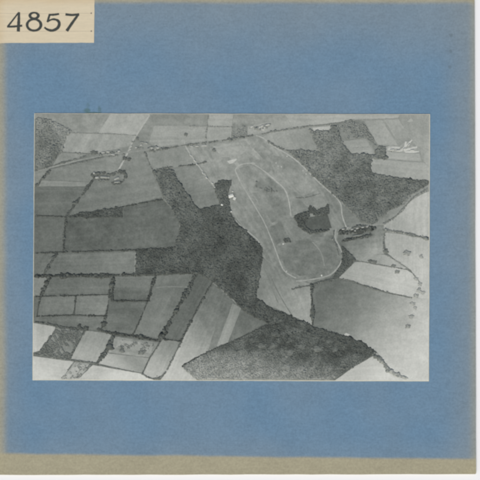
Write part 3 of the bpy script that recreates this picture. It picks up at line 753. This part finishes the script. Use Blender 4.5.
hedge('short hazy hedge hanging between pale fields at the top', [(208.5, 116), (207, 127), (205.7, 138.5)], 1.2, 124, 0.6, 0.15)
hedge('dark tree line right of the hamlet', [(262, 134), (272, 131.8), (290, 129), (309, 126.2), (330, 124), (352, 120.5)], 1.3, 112, 0.9)
hedge('faint line below the top right corner field', [(352, 120.3), (370, 119.5), (398, 118.2)], 0.7, 136, 0.4)
hedge('dark hedge under the triangular light field', [(268, 141.5), (276, 146), (286, 150.3), (302, 149.8)], 1.6, 104, 0.9)
hedge('dark stream hedge winding to the right edge', [(428, 189.3), (420, 193.5), (413, 198), (407, 204), (400, 212.5), (392, 219), (383, 224)], 1.5, 122, 0.9)
hedge('short upper stream hedge next to the wood', [(417, 191.5), (410, 195), (406, 200.5), (402, 206)], 1.2, 128, 0.8)
hedge('thick hedge between two pale fields at the right edge', [(384, 230.5), (395, 231.5), (405, 233.3), (416, 236), (428, 238.3)], 1.9, 118, 1.1)
hedge('short upright hedge right of the grey yard', [(384.5, 232), (383.6, 242), (384, 252)], 1.2, 112, 0.9)
hedge('line of bushes above the bright oblong field', [(362, 261.7), (375, 263.8), (390, 266.5), (407, 269.5)], 0.8, 116, 0.8)
hedge('thin hedge along the pale tapering strip', [(385, 254), (397, 261.5), (408, 268.5), (414, 275), (419, 281.5)], 0.9, 134, 0.7, 0.1)
hedge('dark curved hedge under the bright oblong field', [(338, 278.8), (350, 280.4), (363, 285), (383, 291.2), (400, 295.2), (412, 297.5)], 1.2, 104, 1.0, 0, 0.05, 140, (380, 290), (412, 298))
hedge('dark hedge from the spinney along the oval track', [(339, 277.5), (330, 280), (320, 282.3), (311.5, 285), (303, 286.5), (292, 289)], 1.4, 98, 1.0)
hedge('dark upright hedge left of the huge field', [(311.8, 284.5), (312, 300), (312.8, 315), (312.4, 325)], 2.0, 82, 1.2)
hedge('hazy trailing hedge from the wood tip to the bottom edge', [(374, 353.5), (382, 361.8), (390, 370.2), (397.5, 375), (406, 377.8)], 3.0, 112, 1.2, 0, 0.05, 166, (372, 353), (404, 379))
hedge('dark row of trees in front of the white village buildings', [(340, 233), (350, 232), (360, 230.3), (372, 228.3)], 3.2, 74, 1.3)
hedge('second dark row of trees below the village buildings', [(343, 241), (352, 238.5), (362, 237), (371.5, 235)], 2.4, 80, 1.2)
hedge('ragged garden trees behind the white village buildings', [(341, 229.5), (352, 227.6), (364, 226), (372, 225.8)], 1.8, 96, 1.0, 0.35)
hedge('bushy garden belt along the top of the farmstead', [(93, 174), (102, 173.5), (110, 174.5), (118, 172), (125, 173.5), (126, 178)], 1.9, 104, 1.0, 0.38)
hedge('bushy garden belt along the bottom of the farmstead', [(97, 180.5), (106, 180.5), (112, 182.8), (119, 183.8), (124, 180)], 1.5, 106, 1.0, 0.35)
hedge('scattered roadside bushes round the crossroads', [(100, 155.5), (112, 152.8), (126, 150), (140, 148.5), (156, 148.8)], 2.2, 122, 0.8, 0.5)
hedge('scattered bushes above the crossroads cottages', [(132, 142), (142, 142.5), (150, 144.5)], 1.8, 126, 0.8, 0.4)
hedge('garden trees among the hamlet houses', [(251, 128), (258, 128.5), (265, 126.8), (270, 124.5)], 2.2, 122, 0.7, 0.35)
hedge('straight hedge line along the upper edge of the bottom wood', [(183, 366.3), (191, 360.7), (215, 348.7), (243, 336.6), (266, 325.3)], 1.2, 78, 1.0)
hedge('dark drive through the bottom wood', [(276, 324), (292, 326), (322, 338), (350, 346.5), (370, 355)], 1.3, 76, 1.1)
hedge('thin hedge above the light oblong paddock', [(296, 198), (308, 197), (320, 193.5)], 0.9, 110, 0.6)
hedge('dark strip right of the lower oval loop', [(334, 231), (333.5, 239), (337, 248), (339, 256)], 1.6, 104, 0.5)
hedge('faint dividing line across the slanting clearing', [(347.5, 148), (371, 147)], 0.6, 128, 0.3)

# --- single trees and bushes (trunk and crown)
def tree_proto(name, seed):
    rng = np.random.default_rng(seed)
    e = []
    crown_pts = rng.normal(0, 0.38, (60, 2)) + 240
    me = clump_mesh('crown', crown_pts, rng.uniform(0.18, 0.42, 60), rng.uniform(0.4, 1.1, 60), 0.3 * U, seed, sink=0.25)
    v = []
    for k in range(6):
        a = k * math.pi / 3
        v.append((0.16 * U * math.cos(a), 0.16 * U * math.sin(a), 0))
    for k in range(6):
        a = k * math.pi / 3
        v.append((0.08 * U * math.cos(a), 0.08 * U * math.sin(a), 0.6 * U))
    tm = bpy.data.meshes.new('trunk')
    tm.from_pydata(v, [], [(k, (k + 1) % 6, 6 + (k + 1) % 6, 6 + k) for k in range(6)] + [tuple(range(6, 12))])
    return me, tm
crowns = [tree_proto('tree', 700 + i) for i in range(5)]
def tree(label, x, y, size, tone, sx=1.0, group='single trees in the fields', name='tree', cat='tree', up=0.8):
    hseed[0] += 1
    cm, tm = crowns[hseed[0] % 5]
    e = bpy.data.objects.new(name, None)
    COL.objects.link(e)
    e.empty_display_size = U
    e.location = (X(x), Y(y), Z0 + 0.00003)
    e.scale = (size * sx, size, size * up * 0.36)
    c = link('crown', cm.copy(), None, e)
    c.data.materials.append(ink(round(tone + 10), mott=3, grain=9, rnd=12))
    t = link('trunk', tm.copy(), None, e)
    t.data.materials.append(ink(70, mott=3))
    return tag(e, label, cat, group=group)
tree('lone bush in the wide pale field near the top', 186, 134.6, 1.5, 112, 1.3, name='bush', cat='bush')
tree('bush in the upper central field below the lane', 214, 150.5, 1.6, 112, 1.3, name='bush', cat='bush')
tree('dark tree beside the road above the farmstead', 124.5, 158.3, 2.0, 92, 1.1)
tree('dark tree right of the road above the farmstead', 129, 159.6, 1.6, 92, 1.2)
tree('dark tree where the striped field meets the lane', 94.5, 152.8, 1.9, 98, 1.5)
tree('dark roadside tree right of the pale top field', 137.5, 138.5, 1.6, 112, 0.9)
tree('round tree in the hedge above the scrub wood', 79.5, 327.3, 2.4, 78)
tree('round tree right of its twin above the scrub wood', 85.8, 328.2, 2.2, 80, 1.2)
tree('round dark tree at the foot of the upright hedge', 104, 324.5, 2.6, 78)
tree('tree at the bend of the upright hedge, lower left', 99, 329.5, 1.6, 80)
tree('large pale shrub cluster in the right pale field', 407, 253, 2.4, 142, 1.7, name='bush', cat='bush')
tree('small pale shrub near the right edge', 421, 257, 1.8, 156, 1.2, name='bush', cat='bush')
tree('lone grey bush in the bright oblong field', 396.8, 271.8, 1.7, 128, 1.5, name='bush', cat='bush')
tree('dark tree left in the row above the bright field', 370, 261.3, 1.5, 100, 1.3)
tree('dark tree second in the row above the bright field', 374.5, 262, 1.5, 104, 1.3)
tree('dark tree right in the row above the bright field', 393.5, 266, 1.6, 118, 1.5)
tree('dark tree at the foot of the yard hedge', 386, 251.5, 1.9, 108, 1.4)
tree('dark bush on the huge field near the right edge', 407.5, 326.3, 1.9, 138, 1.4, name='bush', cat='bush')
tree('faded bush above the dark bush on the huge field', 411, 317, 1.9, 152, 1.2, name='bush', cat='bush')
for i, (x, y, s, t) in enumerate([(416, 279, 1.6, 158), (420, 284, 1.8, 158), (419, 291, 2.3, 156), (415.5, 296, 2.2, 154), (423, 293, 1.6, 164), (412.5, 304, 1.8, 158), (415, 308, 1.6, 162)]):
    tree(['small pale bush heading the row beside the bright oblong field', 'pale bush second in the row beside the bright oblong field', 'large pale bush at the right end of the bright oblong field',
          'pale bush at the lower right corner of the bright oblong field', 'pale bush farthest right, at the print edge', 'pale bush just below the bright oblong field', 'small pale bush last of the row above the huge field bushes'][i], x, y, s, t, 1.2, 'pale bushes along the right fields', 'bush', 'bush')
for i, (x, y, s) in enumerate([(92.5, 175.5, 1.7), (99, 174.5, 1.5), (104, 173, 1.3), (113, 174.5, 1.6), (120, 171.5, 2.0), (124, 173, 2.0), (125.5, 177, 1.6), (120, 183, 1.6), (114, 183.6, 1.6), (108, 179.8, 1.3)]):
    tree(['dark tree at the left end of the farmstead', 'dark tree behind the pale left barn', 'small dark tree behind the long grey farmhouse', 'dark tree at the right end of the long farmhouse', 'large dark tree at the top right of the farmstead',
          'large dark tree right of its twin at the farmstead', 'dark tree at the right edge of the farmstead', 'dark tree below the right barn', 'dark tree at the lowest point of the farmstead', 'small dark tree in front of the long farmhouse'][i], x, y, s, 90, 1.2, 'trees round the farmstead')
for i, (x, y, s) in enumerate([(122, 351, 1.9), (141, 352.5, 2.1), (144, 351.5, 1.4), (148, 346, 1.2), (136, 343, 1.1)]):
    tree(['big bush on the left of the rough pale pasture', 'biggest bush in the middle of the rough pale pasture', 'bush touching the biggest one in the rough pale pasture', 'small bush at the right of the rough pale pasture', 'small bush near the top hedge of the rough pale pasture'][i], x, y, s, 112, 1.5, 'bushes in the rough pasture', 'bush', 'bush')
for i, (x, y, s) in enumerate([(204, 298, 1.2), (190.5, 321.5, 1.6), (188.6, 325.4, 1.3)]):
    tree(['small tree high up in the long diagonal hedge', 'larger tree half way down the long diagonal hedge', 'small tree just below the larger one in the diagonal hedge'][i], x, y, s, 76, 1.3, 'trees in the diagonal hedge')
for i, (x, y, s) in enumerate([(327.8, 205.5, 1.3), (310.5, 207, 1.7), (325, 214, 1.6)]):
    tree(['pointed tree at the top right of the tree ring', 'round tree at the top left of the tree ring', 'tree at the lower right end of the top clump of the ring'][i], x, y, s, 78, 0.9, 'tall trees of the ring')
BW = ['high up left of centre', 'right of the wood centre, in a pair', 'farthest down on the right', 'just above the right-hand pair', 'beside the dark drive, upper left', 'below the drive tree on the left',
      'at the very centre', 'left of centre, half way down', 'lowest of all near the bottom edge', 'nearest the drive on the right', 'farthest right', 'near the upper left edge', 'farthest left']
for i, (x, y, s) in enumerate([(290, 340, 2.8), (301, 346.5, 2.6), (318, 349, 3.0), (313, 342, 2.0), (276, 334, 3.0), (273, 345, 2.6), (290, 352, 2.4), (262, 346, 2.6), (286, 367, 2.4), (330, 341, 2.2), (335, 350, 1.9), (252, 340, 2.4), (243, 352, 2.0)]):
    tree('dark tree in the pale bottom wood, ' + BW[i], x, y, s, 84 + max(0, y - 338) * 1.7, 1.7, 'dark trees in the bottom wood', up=0.6)

# --- buildings: walls, gabled roof, chimney
def wedge_meshes():
    wl = bpy.data.meshes.new('wall')
    wl.from_pydata([(-.5, -.5, 0), (.5, -.5, 0), (.5, .5, 0), (-.5, .5, 0), (-.5, -.5, 1), (.5, -.5, 1), (.5, .5, 1), (-.5, .5, 1), (-.5, 0, 1.6), (.5, 0, 1.6)],
                   [], [(0, 1, 5, 4), (2, 3, 7, 6), (1, 2, 6, 9, 5), (3, 0, 4, 8, 7)])
    rf = bpy.data.meshes.new('roof')
    h = 0.08
    rf.from_pydata([(-.56, -.6, .92), (.56, -.6, .92), (.56, 0, 1.66), (-.56, 0, 1.66), (-.56, .6, .92), (.56, .6, .92),
                    (-.56, -.6, .92 + h), (.56, -.6, .92 + h), (.56, 0, 1.66 + h), (-.56, 0, 1.66 + h), (-.56, .6, .92 + h), (.56, .6, .92 + h)],
                   [], [(6, 7, 8, 9), (9, 8, 11, 10), (0, 3, 2, 1), (3, 4, 5, 2), (0, 1, 7, 6), (4, 10, 11, 5), (0, 6, 9, 3), (3, 9, 10, 4), (1, 2, 8, 7), (2, 5, 11, 8)])
    ch = bpy.data.meshes.new('chimney')
    c = [(sx * .07 + .3, sy * .12, z) for z in (1.3, 2.05) for sx, sy in ((-1, -1), (1, -1), (1, 1), (-1, 1))]
    ch.from_pydata(c, [], [(0, 1, 5, 4), (1, 2, 6, 5), (2, 3, 7, 6), (3, 0, 4, 7), (4, 5, 6, 7)])
    return wl, rf, ch
WL, RF, CH = wedge_meshes()
def house(label, x, y, lx, ly, ang, wall, roof, group=None, name='house', cat='house', h=0.55):
    e = bpy.data.objects.new(name, None)
    COL.objects.link(e)
    e.empty_display_size = U
    e.location = (X(x), Y(y), Z0 + 0.00006)
    e.rotation_euler = (0, 0, math.radians(ang))
    e.scale = (lx * U, ly * U, h * U)
    for me, nm, t in ((WL, 'wall', wall), (RF, 'roof', roof), (CH, 'chimney', roof - 25)):
        m2 = me.copy()
        m2.materials.append(ink(t, mott=2, grain=6))
        link(nm, m2, None, e)
    return tag(e, label, cat, group)
house('large white house in the scrub by the dashed road', 231, 196, 4.4, 2.6, 20, 225, 214)
house('white annexe just below the large white house', 234.5, 198.6, 2.6, 2.2, 70, 225, 205)
house('tiny white lodge at the tip of the field by the wood', 222, 204.8, 1.8, 1.3, -30, 230, 222)
house('tiny white hut on the wood edge below the white house', 231.2, 211.6, 1.3, 1.1, 10, 222, 210, name='hut', cat='hut')
house('tiny white hut above the white house', 232.6, 191.3, 1.2, 0.9, 0, 222, 210, name='hut', cat='hut')
for i, (x, y, l, a) in enumerate([(190.5, 155.2, 2.2, -55), (194.6, 160.6, 2.0, -55), (196.8, 164.2, 2.4, -50), (203, 173.2, 2.4, -52), (206.6, 177.8, 2.6, -52), (212.4, 183.2, 1.8, -40), (214.8, 187.2, 1.6, -50)]):
    house(['topmost white cottage on the dashed road', 'second white cottage from the top of the dashed road', 'third white cottage, at the tree line on the dashed road', 'white cottage half way down the dashed road', 'fifth white cottage from the top of the dashed road', 'small white cottage at the scrub on the dashed road', 'lowest white cottage on the dashed road'][i], x, y, l * 0.8, 0.9, a, 206, 194, 'cottages along the dashed road', 'cottage', 'cottage')
house('long grey farmhouse at the centre of the farmstead', 105, 177.2, 8, 1.7, -3, 150, 148, name='farmhouse')
house('pale barn left in the farmstead', 97, 177.5, 3, 1.6, 5, 178, 168, name='barn', cat='barn')
house('pale barn right in the farmstead', 116.5, 178.5, 4.5, 1.6, 24, 172, 160, name='barn', cat='barn')
house('narrow shed below the farmstead', 117, 182, 5, 1.2, 6, 158, 150, name='shed', cat='shed')
house('small pale outhouse at the left end of the farmstead', 94, 173, 1.6, 1.4, 0, 176, 172, name='shed', cat='shed')
for i, (x, y, l, a) in enumerate([(103, 152.6, 3, 5), (108, 151.8, 2.6, 0), (113, 154.6, 3.2, -8), (119, 151.2, 2.4, 10)]):
    house(['leftmost pale cottage on the lane above the farmstead', 'second pale cottage on the lane above the farmstead', 'pale cottage below the lane above the farmstead', 'pale cottage nearest the road above the farmstead'][i], x, y, l, 1.3, a, 178, 170, 'cottages left of the crossroads', 'cottage', 'cottage', 0.35)
for i, (x, y, l, a) in enumerate([(131, 146.5, 1.8, 50), (130, 149.5, 2.0, 50), (136, 147.5, 1.6, 0), (141, 145, 1.8, 10), (152, 148, 1.8, 5), (158, 147.8, 2.2, 0)]):
    house(['pale cottage on the road just above the crossroads', 'pale cottage on the road at the crossroads', 'small pale cottage right of the crossroads', 'pale cottage highest up right of the crossroads', 'pale cottage on the lane above the grey field', 'pale cottage rightmost of those by the crossroads'][i], x, y, l, 1.1, a, 188, 178, 'cottages at the crossroads', 'cottage', 'cottage', 0.35)
for i, (x, y, l, a) in enumerate([(191.5, 146.6, 2.4, 0), (197, 146.2, 2.8, 3), (204, 145.6, 4.5, 3)]):
    house(['short pale shed at the left of three below the lane', 'middle pale shed of three below the lane', 'long pale shed at the right of three below the lane'][i], x, y, l, 1.0, a, 186, 178, 'sheds below the main lane', 'shed', 'shed', 0.3)
for i, (x, y, l, a) in enumerate([(251.6, 126.8, 2.2, 30), (259.5, 127.5, 2.2, 60), (262, 126, 2.4, 20), (264.5, 128, 2.0, 70), (266.5, 125.2, 2.2, 20), (263, 129.6, 2.0, 0), (268.5, 124.6, 1.8, 0)]):
    house(['lone white house at the left of the hamlet paddock', 'lower left white house of the hamlet cluster', 'white house in the middle of the hamlet cluster', 'lower right white house of the hamlet cluster', 'upper right white house of the hamlet cluster', 'lowest white house of the hamlet, near the lane', 'farthest right white house of the hamlet'][i], x, y, l, 1.2, a, 196, 186, 'houses in the hamlet paddock', h=0.4)
for i, (x, y, l, a) in enumerate([(343, 229, 3, 10), (347.5, 228, 3.4, 60), (352, 229.3, 2.6, 5), (357, 228.2, 3, 5), (362.5, 227.2, 2.6, 10), (367, 226.6, 2.2, 5), (355, 230.6, 2, 0)]):
    house(['leftmost white village building at the road bend', 'tilted white village building where the road arrives', 'third white village building from the left', 'long white village building in the middle of the row', 'white village building right of the middle one', 'rightmost white village building by the wood tip', 'small white village building tucked below the row'][i], x, y, l * 0.8, 1.2, a, 176, 166, 'village buildings at the right', h=0.5)
house('long dark-roofed shed between the two tree rows', 357, 235.4, 8, 1.4, 10, 150, 128, name='shed', cat='shed')

# the white works with its spoil heaps, upper right
q = field('white spoil heap under the works buildings', [(385.5, 148), (390, 145.5), (399, 146.5), (405, 141.5), (410, 141), (412, 146), (419, 147.5), (419.8, 153.3), (402, 152.4), (386, 150.6)], 163, name='spoil_heap', cat='spoil heap', mott=12)
for i, (line, wd) in enumerate([([(401, 151), (406, 146), (412, 140)], 1.2), ([(399, 151.5), (404, 148), (406, 141.5)], 1.0), ([(404, 150.5), (411, 148.5), (417, 147)], 1.2), ([(388, 149.5), (394, 147.5), (400, 148)], 1.3), ([(405, 152), (413, 152), (419, 151.6)], 1.0), ([(389, 147), (391, 150.5)], 0.9)]):
    track(['bright spoil tongue pointing up right from the works', 'bright spoil tongue pointing straight up from the works', 'bright upper spoil tongue right of the works', 'bright spoil bank left of the works', 'bright lower spoil bank right of the works', 'short bright spoil bank at the left end of the works'][i], line, wd * 1.5, 198, 'spoil_bank', 'spoil bank')
for i, (x, y, l, a) in enumerate([(392, 149.8, 3.4, 8), (398, 150.6, 3, 8), (404, 149, 2.6, 40), (408.5, 145, 2.4, 50), (412, 150.2, 3, 5)]):
    house(['leftmost white works building', 'white works building second from the left', 'tilted white works building in the middle', 'highest white works building, up among the spoil tongues', 'rightmost white works building'][i], x, y, l, 1.2, a, 196, 184, 'works buildings', 'works_building', 'works', 0.5)
hedge('dark gap line through the works', [(391, 150.8), (398, 149), (403, 147.5)], 0.9, 128, 0.6)

# pale bare spots
def spot(label, poly, tone, group=None):
    return tag(field(label, poly, tone, name='bare_patch', cat='bare patch', jit=0.12, mott=4), group=group)
spot('white bare patch in the upper central field', [(227, 161.2), (236, 158.6), (237, 159.6), (232.5, 163.4), (229.5, 163.8)], 186)
spot('pale pit at the top of the upper track loop', [(249, 163), (253, 162), (256, 163.4), (252.5, 164.6)], 168)
spot('pale patch at the top right near the slanting fields', [(407, 121.5), (411, 118.3), (413.4, 121), (410, 122.2)], 172)
spot('white speck below the tiny copse', [(282.3, 243.6), (283.6, 243.2), (284, 244.6), (282.6, 244.8)], 200)
spot('white speck at the foot of the oval track', [(320.8, 275), (322, 274.6), (322.3, 276.2), (321.1, 276.4)], 215)
spot('white speck on the left of the oval track', [(285.8, 270.8), (287, 270.6), (287.2, 271.9), (286, 272)], 190)
spot('pale flecks at the edge of the huge field by the wood', [(344, 334.6), (346, 332.8), (349.5, 334.4), (350.4, 336), (346.5, 335.6)], 190)
for i, (x, y) in enumerate([(278, 166), (281.4, 166.8), (276, 163), (303, 170.5), (306, 174), (287, 156.2)]):
    spot(['white fleck left in the pair near the wood road', 'white fleck right in the pair near the wood road', 'white fleck above the pair near the wood road', 'white fleck on the wood road verge', 'lower white fleck on the wood road verge', 'white fleck beside the top of the wood road'][i], [(x - .5, y - .4), (x + .4, y - .5), (x + .5, y + .5), (x - .3, y + .6)], 196, 'flecks in the central field')
for i, (x, y) in enumerate([(238, 347), (239, 345.6), (209.5, 360.2), (219.8, 361.4), (251, 309.5)]):
    spot(['white fleck in the left half of the bottom wood', 'white fleck touching its twin in the bottom wood', 'white fleck near the left tip of the bottom wood', 'white fleck second from the left tip of the bottom wood', 'white fleck in the neck of the central wood'][i], [(x - .6, y - .5), (x + .5, y - .6), (x + .6, y + .5), (x - .4, y + .7)], 205, 'flecks at the lower wood')
